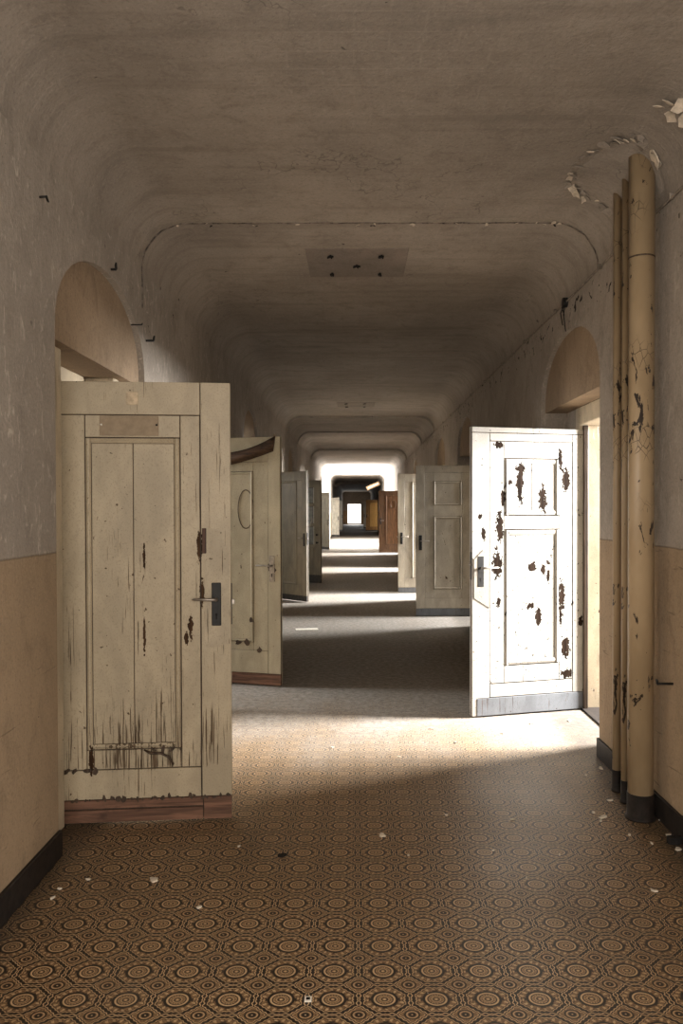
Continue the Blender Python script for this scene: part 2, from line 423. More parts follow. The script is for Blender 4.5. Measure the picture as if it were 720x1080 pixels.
# transverse ribs where the wings join
for n, (yy, dz) in enumerate(((15.25, 0.035), (18.2, 0.03), (23.6, 0.04), (52.6, 0.14))):
    bm = bmesh.new(); p = profile(); ins = [(x + (dz * 0.6 if i < 11 else -dz * 0.6) * (1 if i in range(0, 22) else 0), z - (dz if 0 < i < len(p) - 1 else 0)) for i, (x, z) in enumerate(p)]
    prism_xz(bm, ins + p[::-1], yy, yy + 0.28)
    tag(link('trim_%d' % (n + 1), bm_done(bm, 'ceiling_rib'), M['ceil']), 'plastered rib crossing the corridor ceiling', 'ceiling rib', 'ceiling ribs', 'structure')

# outer walls with windows, partitions between rooms
def outer(name, x, sgn, rooms, ya, yb, n0):
    lst = []; cur = ya
    for a, b, c, ww, p in rooms:
        lst.append(((x, cur, 0), (x + sgn * 0.3, c - ww / 2, ZC)))
        lst.append(((x, c - ww / 2, 0), (x + sgn * 0.3, c + ww / 2, 1.25)))
        lst.append(((x, c - ww / 2, 3.0), (x + sgn * 0.3, c + ww / 2, ZC)))
        cur = c + ww / 2
    lst.append(((x, cur, 0), (x + sgn * 0.3, yb, ZC)))
    tag(boxes(name, lst, M['room']), kind='structure')
    inn = XR + T if sgn > 0 else XL - T
    part = []; ends = [ya] + [(r1[1] + r2[0]) / 2 for r1, r2 in zip(rooms, rooms[1:])] + [yb]
    for e in ends: part.append(((inn, e - 0.06, 0), (x, e + 0.06, ZC)))
    tag(boxes(name + '_partition', part, M['room']), kind='structure')
    for k, (a, b, c, ww, p) in enumerate(rooms):
        bm = bmesh.new(); xa, xb = x + sgn * 0.06, x + sgn * 0.12
        for q in ((c - ww / 2, c - ww / 2 + 0.06), (c - 0.03, c + 0.03), (c + ww / 2 - 0.06, c + ww / 2)): add_box(bm, (xa, q[0], 1.25), (xb, q[1], 3.0))
        for q in (1.25, 2.2, 2.94): add_box(bm, (xa, c - ww / 2, q), (xb, c + ww / 2, q + 0.06))
        tag(link('window_%d' % (n0 + k), bm_done(bm, 'window_sash'), M['frame']), kind='structure')
for o in list(COL.objects):
    if o.name.startswith('room_window_light'): o.location.x += (-0.03 if o.location.x > 0 else 0.03)
outer('wall_outer_right', 5.0, 1, R_ROOMS, Y0, Y1, 1)
outer('wall_outer_left', -4.82, -1, L_ROOMS, Y0, Y1, 6)   # windows 6 to 11
# stair hall end walls and outer window walls
tag(boxes('wall_stair_hall', [((-5.5, Y1 - 0.02, 0), (XL - T, Y1 + 0.2, ZC + .1)), ((XR + T, Y1 - 0.02, 0), (5.7, Y1 + 0.2, ZC + .1)),
    ((-5.5, Y2 - 0.05, 0), (XL - 0.001, Y2 + 0.2, ZC + .1)), ((XR + 0.001, Y2 - 0.05, 0), (5.7, Y2 + 0.2, ZC + .1)),
    ((-5.5, Y1, 0), (-5.3, Y2, 0.45)), ((5.5, Y1, 0), (5.7, Y2, 0.45)), ((-5.5, Y1, 3.1), (-5.3, Y2, ZC + .1)), ((5.5, Y1, 3.1), (5.7, Y2, ZC + .1))], M['room']), kind='structure')
# end wall with an open doorway to the daylight, back wall with a window added for fill light
ex0, ex1, ez = -0.86, 0.57, 2.07
tag(boxes('wall_end', [((XL - T, Y3, 0), (ex0, Y3 + 0.3, ZC)), ((ex1, Y3, 0), (XR + T, Y3 + 0.3, ZC)), ((ex0, Y3, ez), (ex1, Y3 + 0.3, ZC + 0.05))], M['wall']), kind='structure')
bf = boxes('window_16', [((ex0, Y3 + 0.1, 0.0), (ex0 + 0.06, Y3 + 0.16, ez)), ((ex1 - 0.06, Y3 + 0.1, 0), (ex1, Y3 + 0.16, ez)),
    ((ex0, Y3 + 0.1, ez - 0.06), (ex1, Y3 + 0.16, ez)), ((ex0, Y3 + 0.08, 0.0), (ex1, Y3 + 0.18, 0.10))], M['frame']); tag(bf, kind='structure')
tag(boxes('wall_back', [((XL - T, Y0 - 0.3, 0), (-1.05, Y0, ZC)), ((1.25, Y0 - 0.3, 0), (XR + T, Y0, ZC)), ((-1.05, Y0 - 0.3, 0), (1.25, Y0, 0.9)), ((-1.05, Y0 - 0.3, 3.0), (1.25, Y0, ZC + .1))], M['wall']), kind='structure')

# baseboards
def baseboard(name, xf, sgn, ya, yb, niches):
    cur = ya; bm = bmesh.new()
    for a, b in list(niches) + [(yb, yb)]:
        add_box(bm, (xf, cur, 0), (xf + sgn * 0.018, a, 0.115), 0.003)
        cur = b
    tag(link(name, bm_done(bm, name), M['base']), kind='structure')
baseboard('baseboard_left', XL, 1, Y0, Y1, N_L); baseboard('baseboard_right', XR, -1, Y0, Y1, N_R)
baseboard('baseboard_left_far', XL, 1, Y2, Y3, N_L2); baseboard('baseboard_right_far', XR, -1, Y2, Y3, N_R2)

# sashes of the unseen windows added for fill light
wn_ = 12
for xf, sgn in ((XL, -1), (XR, 1)):
    for a, b in ((-2.1, -0.6), (0.2, 1.7)):
        bm = bmesh.new(); xa, xb = xf + sgn * 0.2, xf + sgn * 0.26
        for q in (a, (a + b) / 2 - 0.03, b - 0.06): add_box(bm, (xa, q, 0), (xb, q + 0.06, SPR))
        for q in (0, 0.8, 1.6, SPR - 0.06): add_box(bm, (xa, a, q), (xb, b, q + 0.06))
        tag(link('window_%d' % wn_, bm_done(bm, 'window_sash'), M['frame']), kind='structure'); wn_ += 1

# door frames (lining posts, head, sill board)
fn = 7
def frame(xf, sgn, rec, oa, ob, label):
    global fn
    x0, x1 = xf + sgn * rec, xf + sgn * T
    e = empty('trim_%d' % fn, (x0, (oa + ob) / 2, 0)); fn += 1
    tag(e, label, 'door frame', kind='structure')
    c = (oa + ob) / 2
    for nm, ya, yb, za, zb in (('post', oa - 0.10, oa, 0.0, 2.27), ('post', ob, ob + 0.10, 0.0, 2.27), ('head', oa, ob, 2.135, 2.27)):
        p = box(nm, (sgn * (0.15 if nm == 'head' and sgn < 0 else -0.012), ya - c, za), (sgn * (T - rec + 0.01), yb - c, zb), M['frame'], e, 0.006)
    box('sill', (0, oa - c, 0), (sgn * (T - rec), ob - c, 0.012), M['base'], e, 0.003)
    if sgn > 0: box('stop_bead', (0.012, ob - 0.046 - c, 0.01), (0.045, ob - 0.002 - c, 2.13), M['core'], e, 0.003)
    return e
nth = ['nearest the heating pipes', 'by the two-panel grey door', 'by the chipped grey door', 'without a visible door leaf', 'by the dark brown door']
for (a, b), t_ in zip(op_r, nth): frame(XR, 1, RECR, a, b, 'cream door frame in the right-hand wall ' + t_)
nth = ['behind the big cream door with brass-lever and bare wood base', 'behind the door with the peeled strip', 'of the arched opening without a leaf', 'behind the shaded plain door', 'behind the glazed door', 'by the stair hall']
for (a, b), t_ in zip(op_l, nth): frame(XL, -1, RECL, a, b, 'cream door frame in the left-hand wall ' + t_.replace('brass-lever and ', ''))
frame(XL, -1, RECL, *op_l2[0], 'cream door frame behind the sunlit white door'); frame(XL, -1, RECL, *op_l2[1], 'cream door frame behind the last left-hand door')
frame(XR, 1, RECR, *op_r2[0], 'cream door frame by the orange wooden door'); frame(XR, 1, RECR, *op_r2[1], 'cream door frame by the last right-hand door')

# ------------------------------------------------------------------ doors
dn = [0]
class Door:
    """leaf in its own space: u from hinge to free edge, z up, face towards -y"""
    TH = 0.042
    def __init__(s, label, hinge, free, height, side, mat, edge=None, zb=0.012):
        dn[0] += 1
        hx, hy = hinge; fx, fy = free
        s.w = math.hypot(fx - hx, fy - hy); s.h = height; s.s = side; s.mat = mat
        ang = math.atan2(fy - hy, fx - hx)
        if side < 0: ang = math.atan2(-(fy - hy), -(fx - hx))
        s.e = empty('door_%d' % dn[0], (hx, hy, zb), ang)
        tag(s.e, label, 'door', kind='structure')
        s.box('core', 0.002, s.w - 0.002, 0.004, height - 0.003, 0.014, s.TH - 0.004, edge or M['core'])
        s.box('back_panel', 0.0, s.w, 0.0, height, s.TH - 0.004, s.TH + 0.004, mat)
    def box(s, name, u0, u1, z0, z1, y0=0.0, y1=0.018, mat=None, parent=None, bev=0.0015):
        return box(name, (s.s * u0, y0, z0), (s.s * u1, y1, z1), mat or s.mat, parent or s.e, bev)
    def panel(s, u0, u1, z0, z1, boards=1, mould=0.022, deep=0.008, mat=None, jitter=0.0):
        """mitred moulding around a sunk panel of boards"""
        g = 0.0015
        for (a, b, c, d) in ((u0, u0 + mould, z0, z1), (u1 - mould, u1, z0, z1)):
            s.mstrip('moulding', a + g, b - g, c + g, d - g, True)
        for (a, b, c, d) in ((u0 + mould, u1 - mould, z0, z0 + mould), (u0 + mould, u1 - mould, z1 - mould, z1)):
            s.mstrip('moulding', a, b, c + g, d - g, False)
        a, b = u0 + mould, u1 - mould
        for k in range(boards):
            p0, p1 = a + (b - a) * k / boards + 0.0018, a + (b - a) * (k + 1) / boards - 0.0018
            s.box('panel', p0, p1, z0 + mould, z1 - mould, deep + (0.0008 * k), 0.019, mat)
    def mstrip(s, name, u0, u1, z0, z1, vert):
        bm = bmesh.new()
        if vert:
            m = (u0 + u1) / 2; pts = [(u0, 0.002), (m - 0.002, -0.004), (m + 0.004, -0.002), (u1, 0.007), (u1, 0.018), (u0, 0.018)]
            lo = [bm.verts.new((s.s * u, y, z0)) for u, y in pts]; hi = [bm.verts.new((s.s * u, y, z1)) for u, y in pts]
        else:
            m = (z0 + z1) / 2; pts = [(z0, 0.003), (m, -0.003), (z1, 0.003), (z1, 0.018), (z0, 0.018)]
            lo = [bm.verts.new((s.s * u0, y, z)) for z, y in pts]; hi = [bm.verts.new((s.s * u1, y, z)) for z, y in pts]
        bm.faces.new(lo); bm.faces.new(hi[::-1]); n = len(lo)
        for i in range(n): bm.faces.new((lo[i], lo[(i + 1) % n], hi[(i + 1) % n], hi[i]))
        return link(name, bm_done(bm, name), s.mat, s.e)
    def handle(s, u, z, plate=(0.045, 0.21), mat=None, lever=0.11, keyhole=True, pm=None):
        """lock plate with lever pointing to the hinge side"""
        p = s.box('handle_plate', u - plate[0] / 2, u + plate[0] / 2, z - plate[1] * 0.62, z + plate[1] * 0.38, -0.006, 0.001, pm or mat or M['iron'], None, 0.004)
        bm = bmesh.new()
        add_tube(bm, [(s.s * u, -0.004, z), (s.s * u, -0.045, z)], 0.009, 10)
        add_tube(bm, [(s.s * (u + 0.006), -0.047, z), (s.s * (u - 0.02), -0.050, z + 0.001), (s.s * (u - lever), -0.046, z + 0.003), (s.s * (u - lever - 0.01), -0.040, z + 0.002)], [0.008, 0.0075, 0.0065, 0.004], 10)
        link('lever', bm_done(bm, 'lever', True), M['steel'], p)
        if keyhole:
            kb = bmesh.new(); add_tube(kb, [(s.s * u, -0.0075, z - 0.075), (s.s * u, -0.004, z - 0.075)], 0.006, 10); add_box(kb, (s.s * u - 0.003, -0.0075, z - 0.098), (s.s * u + 0.003, -0.004, z - 0.075))
            link('keyhole', bm_done(kb, 'keyhole'), M['hole'], p)
        return p
    def hinges(s, zs=(0.25, 1.85)):
        for z in zs:
            bm = bmesh.new(); add_tube(bm, [(0, 0.012, z - 0.05), (0, 0.012, z + 0.05)], 0.009, 10); add_tube(bm, [(0, 0.012, z + 0.05), (0, 0.012, z + 0.062)], [0.007, 0.002], 8)
            link('hinge', bm_done(bm, 'hinge', True), M['iron'], s.e)
    def edge_lock(s, z, mat=None):
        s.box('lock_case', s.w - 0.001, s.w + 0.004, z - 0.11, z + 0.09, 0.010, 0.034, M['iron'])
        s.box('latch', s.w + 0.003, s.w + 0.016, z - 0.012, z + 0.012, 0.015, 0.029, M['steel'])

# ---- first left door: big cream leaf, bare wood base
paintA = paint('cream_door_paint', (0.41, 0.34, 0.235), 0.20, crack=0.31, lowcrack=0.11, stain=0.16, rough=0.45,
    spots=[(0.655, 1.10, 0.010, 0.06), (0.645, 1.32, 0.012, 0.06), (0.60, 0.93, 0.012, 0.05), (0.38, 0.90, 0.006, 0.10), (0.381, 1.27, 0.005, 0.06), (0.58, 0.88, 0.010, 0.03), (0.70, 1.29, 0.018, 0.014), (0.13, 0.30, 0.01, 0.06)])
D = Door('tall cream door with a single long cracked panel and bare reddish wood base', (-1.394, 3.865), (-0.605, 3.94), 2.11, 1, paintA)
W, Hh = D.w, D.h
fx = lambda px: (px - 63) / 178 * W
fz = lambda py: (869 - py) / 469 * Hh
D.box('kick_board', 0, fx(210), 0.0, fz(856), 0.004, 0.02, M['bare'])
D.box('kick_board', 0, fx(210), fz(854), fz(845), 0.001, 0.02, M['bare'])
D.box('kick_board', fx(211), W, 0.0, fz(845), 0.0, 0.02, M['bare'])
D.box('bottom_rail', 0, fx(208), fz(844), fz(813))
D.box('lock_stile', fx(209.5), W, fz(844), fz(400.5))
D.box('top_rail', 0, fx(208.5), fz(435), fz(400.5))
D.box('stile', 0, fx(87), fz(812), fz(436), 0.003)
D.box('stile', fx(188), fx(208), fz(812), fz(436), 0.003)
D.box('rail', fx(88), fx(187), fz(459), fz(436), 0.003)
D.box('rail', fx(88), fx(187), fz(812), fz(792), 0.003)
D.panel(fx(88), fx(187), fz(791), fz(460), 2, 0.026)
tag(D.box('name_plate', fx(103), fx(165), fz(457.5), fz(436.5), -0.001, 0.005, plain('bare_tan_patch', (0.28, 0.215, 0.145), 0.7, 0.12)), 'tan ghost of a removed name plate')
for q in (105, 163): tube('screw', [(fx(q), -0.006, fz(446)), (fx(q), 0.0, fz(446))], 0.005, M['iron'] if q > 130 else M['paper'], D.e, 8)
tag(D.box('bare_patch', fx(131), fx(144), fz(425), fz(411), -0.0015, 0.003, plain('bare_filler', (0.50, 0.40, 0.28), 0.9, 0.25), None, 0.004), 'pale square patch of bare filler')
# repaired piece around the lock, set into the lock stile
bm = bmesh.new(); q = [(fx(213), fz(686)), (fx(239.5), fz(680)), (fx(239.5), fz(560)), (fx(213), fz(555))]
lo = [bm.verts.new((u, -0.003, z)) for u, z in q]; hi = [bm.verts.new((u, 0.002, z)) for u, z in q]
bm.faces.new(lo); bm.faces.new(hi[::-1])
for i in range(4): bm.faces.new((lo[i], lo[(i + 1) % 4], hi[(i + 1) % 4], hi[i]))
link('lock_patch', bm_done(bm, 'lock_patch'), paint('cream_lock_patch_paint', (0.43, 0.36, 0.255), 0.24, crack=0.33, off=3), D.e)
D.handle(fx(225.5), fz(632), (0.048, 0.21), lever=0.10)
D.box('lock_remnant', fx(210.5), fx(215), fz(583), fz(556), -0.006, 0.002, wood('lock_remnant_wood', (0.06, 0.03, 0.02)))
D.hinges((0.30, 1.95)); D.edge_lock(1.05)
# curled strip of paint hanging off the lower rail, splintered gap above it
bm = bmesh.new()
add_tube(bm, [(fx(148), -0.008, fz(792)), (fx(155), -0.018, fz(795)), (fx(166), -0.022, fz(795)), (fx(174), -0.026, fz(799)), (fx(179), -0.020, fz(807)), (fx(178), -0.016, fz(810))], [0.004, 0.007, 0.006, 0.006, 0.005, 0.002], 7)
link('peeling_strip', bm_done(bm, 'peeling_strip', True), M['core'], D.e)
bm = bmesh.new()
for u, wd in ((158, 0.03), (168, 0.05), (178, 0.045), (186, 0.02)): flake(bm, (fx(u), -0.001, fz(792.5)), (0, -1, 0), wd * 0.5, 0.002)
for u in (66, 75, 88, 96): flake(bm, (fx(u), -0.001, fz(813)), (0, -1, 0), 0.022, 0.002)
for k in range(26): flake(bm, (fx(64 + k * 6.9 + random.uniform(-2, 2)), -0.0015, fz(844.5) + random.uniform(-0.006, 0.008)), (0, -1, 0), random.uniform(0.008, 0.022), 0.0015)
link('splinter', bm_done(bm, 'splinter'), M['core'], D.e)

# ---- second left door
paintB = paint('dull_cream_paint', (0.43, 0.375, 0.265), 0.17, crack=0.25, off=5, stain=0.2)
D = Door('cream door with a curled brown peeled strip across its top', (-1.40, 7.12), (-0.64, 6.90), 2.115, 1, paintB)
W, Hh = D.w, D.h
D.box('kick_board', 0, W, 0, 0.095, 0.004, 0.02, M['bare'])
D.box('bottom_rail', 0, W - 0.115, 0.098, 0.29)
D.box('lock_stile', W - 0.11, W, 0.098, Hh - 0.002)
D.box('top_rail', 0, W - 0.113, Hh - 0.21, Hh - 0.002)
D.box('stile', 0, 0.13, 0.293, Hh - 0.213, 0.003)
D.box('stile', W - 0.245, W - 0.114, 0.293, Hh - 0.213, 0.003)
D.box('rail', 0.133, W - 0.248, 0.293, 0.36, 0.003)
D.box('rail', 0.133, W - 0.248, Hh - 0.29, Hh - 0.213, 0.003)
D.panel(0.134, W - 0.249, 0.363, Hh - 0.293, 1, 0.024)
D.handle(W - 0.075, 1.02, (0.05, 0.22), pm=plain('chrome_like_plate', (0.34, 0.30, 0.25), 0.4, 0.3, 0.5), lever=0.12)
bm = bmesh.new(); flake(bm, (W - 0.078, -0.002, 1.0), (0, -1, 0), 0.07, 0.002, n=12)
link('bare_patch', bm_done(bm, 'bare_patch'), M['core'], D.e)
# curled strip
bm = bmesh.new(); n = 14; ring = []
for i in range(n + 1):
    t = i / n; u = W * (0.20 + 0.73 * t); zc = Hh - 0.185 + 0.125 * t ** 1.6 - 0.02 * math.sin(t * 3.1)
    hw = 0.045 + 0.018 * t + 0.004 * math.sin(7 * t); bow = -0.012 - 0.03 * math.sin(math.pi * t)
    ring.append([bm.verts.new(p) for p in ((u, bow, zc - hw), (u + 0.01, bow - 0.022, zc), (u + 0.02, bow, zc + hw), (u + 0.01, bow + 0.006, zc))])
for a, b_ in zip(ring, ring[1:]):
    for k in range(4): bm.faces.new((a[k], a[(k + 1) % 4], b_[(k + 1) % 4], b_[k]))
bm.faces.new(ring[0]); bm.faces.new(ring[-1][::-1])
tag(link('peeled_strip', bm_done(bm, 'peeled_strip', True), wood('peeled_veneer', (0.075, 0.042, 0.024), 0.6, (4, 50, 50)), D.e), 'curled dark brown strip of veneer')
tube('oval_outline', [(W * 0.60 + 0.072 * math.cos(a * math.pi / 16), 0.0055, 1.50 + 0.165 * math.sin(a * math.pi / 16)) for a in range(33)], 0.0035, M['core'], D.e, 6)
bm = bmesh.new()
for u, z in ((0.30, 0.36), (0.40, 0.355), (0.48, 0.36), (0.52, 0.55), (0.60, 0.30)): flake(bm, (u, -0.002, z), (0, -1, 0), 0.035, 0.002)
link('splinter', bm_done(bm, 'splinter'), M['core'], D.e)
D.hinges()

def two_panel(D, split=0.62, kick=None, kh=0.09, handle=True, sunk=None, lock=True, hz=1.03, boards=1):
    """leaf with a small upper and a long lower panel"""
    W, Hh = D.w, D.h
    D.box('kick_board', 0, W, 0, kh, 0.001, 0.02, kick or M['darkkick'])
    D.box('bottom_rail', 0, W - 0.125, kh + 0.003, 0.24)
    D.box('lock_stile', W - 0.122, W, kh + 0.003, Hh - 0.002)
    D.box('top_rail', 0, W - 0.125, Hh - 0.10, Hh - 0.002)
    a, b = 0.20, W - 0.245
    D.box('stile', 0, a - 0.003, 0.243, Hh - 0.103, 0.003); D.box('stile', b + 0.003, W - 0.126, 0.243, Hh - 0.103, 0.003)
    zt = Hh - 0.225; zm = Hh * (split + 0.095); zl = Hh * (split + 0.02)
    D.box('rail', a, b, zt + 0.003, Hh - 0.103, 0.003); D.box('rail', a, b, zl + 0.002, zm - 0.002, 0.003); D.box('rail', a, b, 0.243, 0.37, 0.003)
    D.panel(a, b, zm, zt, boards, 0.03, mat=sunk); D.panel(a, b, 0.373, zl, 1, 0.03, mat=sunk)
    if handle: D.handle(W - 0.06, hz)
    if lock: D.edge_lock(hz)
    D.hinges()
def one_panel(D, kick=None, kh=0.09, hz=1.03, sunk=None):
    W, Hh = D.w, D.h
    D.box('kick_board', 0, W, 0, kh, 0.001, 0.02, kick or M['darkkick'])
    D.box('bottom_rail', 0, W - 0.12, kh + 0.003, 0.26)
    D.box('lock_stile', W - 0.117, W, kh + 0.003, Hh - 0.002)
    D.box('top_rail', 0, W - 0.12, Hh - 0.15, Hh - 0.002)
    D.box('stile', 0, 0.13, 0.263, Hh - 0.153, 0.003); D.box('stile', W - 0.24, W - 0.121, 0.263, Hh - 0.153, 0.003)
    D.panel(0.133, W - 0.243, 0.263, Hh - 0.153, 1, 0.035, mat=sunk)
    D.handle(W - 0.06, hz); D.edge_lock(hz); D.hinges()

# ---- first right door: white, badly chipped, in full daylight
def rc(px, py): return ((614.5 - px) / 117.0, (753 - py) / 301.0)
rW, rH = math.hypot(0.875, 0.25), 2.09
SP = [(588+480-480, 0, 0, 0)][:0]
def spot(cx, cy, rx, ry):      # crop pixel (scale 3, origin 480,430) to leaf metres
    px, py = 480 + cx / 3.0, 430 + cy / 3.0
    u, z = rc(px, py + (px - 556) * 0.03)
    SP.append((-u * rW, z * rH, rx / 3 / 117 * rW, ry / 3 / 301 * rH))
for q in ((343, 225, 13, 36), (200, 245, 9, 62), (270, 290, 13, 42), (136, 380, 11, 48), (128, 500, 14, 40), (240, 505, 12, 16), (272, 515, 8, 14), (330, 600, 10, 50),
          (256, 668, 9, 24), (230, 630, 12, 10), (342, 765, 14, 32), (392, 680, 7, 16), (347, 850, 18, 13), (146, 290, 7, 22), (131, 620, 7, 14), (86, 405, 6, 22),
          (325, 160, 7, 32), (132, 125, 13, 9), (288, 495, 6, 10), (288, 535, 5, 18), (170, 240, 8, 10), (327, 670, 5, 24), (75, 350, 6, 8), (200, 195, 13, 14)): spot(*q)
paintR = paint('flaking_white_paint', (0.345, 0.325, 0.29), 0.21, (0.016, 0.010, 0.007), crack=0.295, specks=0.665, spots=SP, off=2, stain=0.12)
D = Door('white door with badly flaking paint and blue grey kick board', (1.713, 6.11), (0.838, 5.86), rH, -1, paintR)
W = D.w
fu = lambda cx: rc(480 + cx / 3, 0)[0] * W
fv = lambda cy: (0.5 * 0 + (753 - (430 + cy / 3.0)) / 301.0) * rH
D.box('kick_board', 0, W - 0.035, 0.0, 0.125, -0.004, 0.02, M['greykick'])
D.box('kick_board', W - 0.034, W, 0.0, 0.125, 0.0, 0.02)
u1, u2, ul = fu(322), fu(150), fu(105)
g = 0.0028
D.box('top_rail', 0, W, fv(84) + g, rH - 0.002, 0.0)
D.box('upper_rail', 0.10 + g, ul - g, fv(110) + g, fv(84) - g, 0.0)
D.box('hinge_stile', 0, 0.10 - g, 0.128, fv(84) - g)
D.box('lock_stile', ul + g, W, 0.128, fv(84) - g)
D.box('bottom_rail', 0.10 + g, ul - g, 0.131, fv(872) - g)
D.box('stile', 0.10 + g, u1 - g, fv(871) + g, fv(110) - g, 0.0025); D.box('stile', u2 + g, ul - g, fv(871) + g, fv(110) - g, 0.003)
D.box('rail', u1, u2, fv(163) + g, fv(110) - g, 0.003); D.box('rail', u1, u2, fv(387) + g, fv(344) - g, 0.003); D.box('rail', u1, u2, fv(871) + g, fv(817) - g, 0.003)
D.panel(u1, u2, fv(342), fv(165), 2, 0.034); D.panel(u1, u2, fv(815), fv(389), 1, 0.036)
bm = bmesh.new(); q = [(fu(57), fv(600)), (fu(103), fv(632)), (fu(103), fv(455)), (fu(85), fv(450)), (fu(57), fv(480))]
lo = [bm.verts.new((-u, -0.004, z)) for u, z in q]; hi = [bm.verts.new((-u, 0.002, z)) for u, z in q]
bm.faces.new(lo); bm.faces.new(hi[::-1])
for i in range(5): bm.faces.new((lo[i], lo[(i + 1) % 5], hi[(i + 1) % 5], hi[i]))
link('lock_patch', bm_done(bm, 'lock_patch'), paint('lock_patch_white_paint', (0.29, 0.265, 0.225), 0.20, crack=0.28, off=9), D.e)
D.handle(fu(77), fv(506), (0.052, 0.225), lever=0.115); D.edge_lock(fv(495)); D.hinges((0.22, 1.85))

# ---- the doors further down
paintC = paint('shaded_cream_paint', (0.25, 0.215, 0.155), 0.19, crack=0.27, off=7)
paintG = paint('grey_beige_paint', (0.39, 0.345, 0.275), 0.21, crack=0.27, off=11)
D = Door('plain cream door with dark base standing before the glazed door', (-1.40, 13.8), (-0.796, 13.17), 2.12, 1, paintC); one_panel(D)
# glazed door
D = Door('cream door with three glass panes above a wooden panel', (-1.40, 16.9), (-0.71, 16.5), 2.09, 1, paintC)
W, Hh = D.w, D.h
D.box('kick_board', 0, W, 0, 0.16, 0.001, 0.02, M['darkkick'])
D.box('lock_stile', W - 0.16, W, 0.163, Hh - 0.002); D.box('hinge_stile', 0, 0.14, 0.163, Hh - 0.002)
D.box('top_rail', 0.142, W - 0.162, Hh - 0.15, Hh - 0.002)
for z in (0.72, 1.15, 1.56): D.box('rail', 0.142, W - 0.162, z, z + 0.06)
D.box('bottom_rail', 0.142, W - 0.162, 0.163, 0.30); D.panel(0.143, W - 0.163, 0.302, 0.718, 1, 0.03)
for a, b_ in ((0.78, 1.15), (1.21, 1.56), (1.62, Hh - 0.15)):
    p = D.box('pane', 0.150, W - 0.170, a + 0.008, b_ - 0.008, 0.006, 0.013, M['glass'])
    for c in ((0.142, 0.152), (W - 0.172, W - 0.162)): D.box('glazing_bead', c[0], c[1], a, b_, -0.003, 0.012, plain('pale_bead', (0.6, 0.56, 0.48), 0.5, 0.1) if 'pale_bead' not in bpy.data.materials else bpy.data.materials['pale_bead'])
for z in (0.98, 0.82): tube('knob', [(W - 0.07, 0.0, z), (W - 0.07, -0.035, z), (W - 0.07, -0.05, z)], [0.014, 0.014, 0.022], M['iron'], D.e, 10)
tube('pull_handle', [(W - 0.20, -0.01, 1.32), (W - 0.19, -0.05, 1.26), (W - 0.26, -0.06, 1.06), (W - 0.40, -0.05, 0.92), (W - 0.44, -0.01, 0.84)], 0.013, M['steel'], D.e, 8)
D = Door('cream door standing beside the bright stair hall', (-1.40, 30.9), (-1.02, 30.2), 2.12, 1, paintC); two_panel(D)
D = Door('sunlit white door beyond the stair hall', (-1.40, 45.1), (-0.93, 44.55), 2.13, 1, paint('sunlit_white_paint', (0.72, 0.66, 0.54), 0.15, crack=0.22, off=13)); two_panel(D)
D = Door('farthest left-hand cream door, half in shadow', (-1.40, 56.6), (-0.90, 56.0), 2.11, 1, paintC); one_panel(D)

D = Door('grey beige door with square upper and tall lower panel', (1.69, 11.45), (0.845, 11.42), 2.11, -1, paintG); two_panel(D, 0.64, M['greykick'], 0.10, hz=1.05)
D = Door('grey cream door with peeling upright mouldings, half behind the two-panel door', (1.69, 14.64), (0.758, 14.60), 2.13, -1, paint('flaking_grey_cream_paint', (0.40, 0.355, 0.285), 0.23, crack=0.30, off=17)); one_panel(D, M['greykick'], 0.09, 1.0)
brown = wood('dark_brown_wood', (0.105, 0.055, 0.028), 0.5); brown2 = wood('red_brown_panel', (0.13, 0.064, 0.030), 0.5)
D = Door('dark brown wooden door with carved panel', (1.66, 28.2), (0.80, 28.2), 2.13, -1, brown); one_panel(D, brown, 0.09, 1.1, brown2)
tube('carved_ring', [(-(D.w * 0.42 + 0.10 * math.cos(a * math.pi / 12)), 0.0065, 1.66 + 0.14 * math.sin(a * math.pi / 12)) for a in range(25)], 0.010, brown, D.e, 6)
orange = wood('orange_wood', (0.50, 0.27, 0.08), 0.5, var=0.2)
D = Door('orange wooden door in the far corridor', (1.66, 56.0), (0.70, 56.0), 2.13, -1, wood('orange_brown_frame', (0.30, 0.15, 0.05), 0.5, var=0.3)); one_panel(D, None, 0.06, 1.05, orange)
D = Door('grey door farthest down on the right', (1.66, 64.0), (0.62, 63.9), 2.10, -1, paintG); two_panel(D)

# ------------------------------------------------------------------ heating pipes
pm, nt, b = newmat('flaking_pipe_paint', 0.42, 0.45)
o_ = coords(nt); x, y, z = sep(nt, o_)
n1 = noise(nt, o_, (16, 16, 7), 5, 0.65, 0.8, (4, 2, 0)); cap = z.step(1.6, 1.9) * z.step(2.5, 2.1) * 0.06
chips = (n1 + cap).step(0.62, 0.635)
vo = nt.nodes.new('ShaderNodeTexVoronoi'); vo.feature = 'DISTANCE_TO_EDGE'; vo.inputs['Scale'].default_value = 28
mp = nt.nodes.new('ShaderNodeMapping'); mp.inputs['Scale'].default_value = (1, 1, 0.6); nt.links.new(o_, mp.inputs[0]); nt.links.new(mp.outputs[0], vo.inputs['Vector'])
craq = E(nt, vo.outputs['Distance']).step(0.03, 0.01) * noise(nt, o_, (3, 3, 2.5), 2, 0.5, 0, (1, 1, 3)).step(0.50, 0.58) * z.step(1.2, 1.6)
tn = noise(nt, o_, (5, 5, 2), 4, 0.6)
c = mix(nt, tn.step(0.3, 0.7), (0.31, 0.22, 0.125), (0.41, 0.30, 0.18))
c = mix(nt, chips.max(craq * 0.8), c, (0.03, 0.02, 0.014))
setcol(nt, b, c); bump(nt, b, chips.max(craq).inv() + tn * 0.3, 0.5, 0.004)
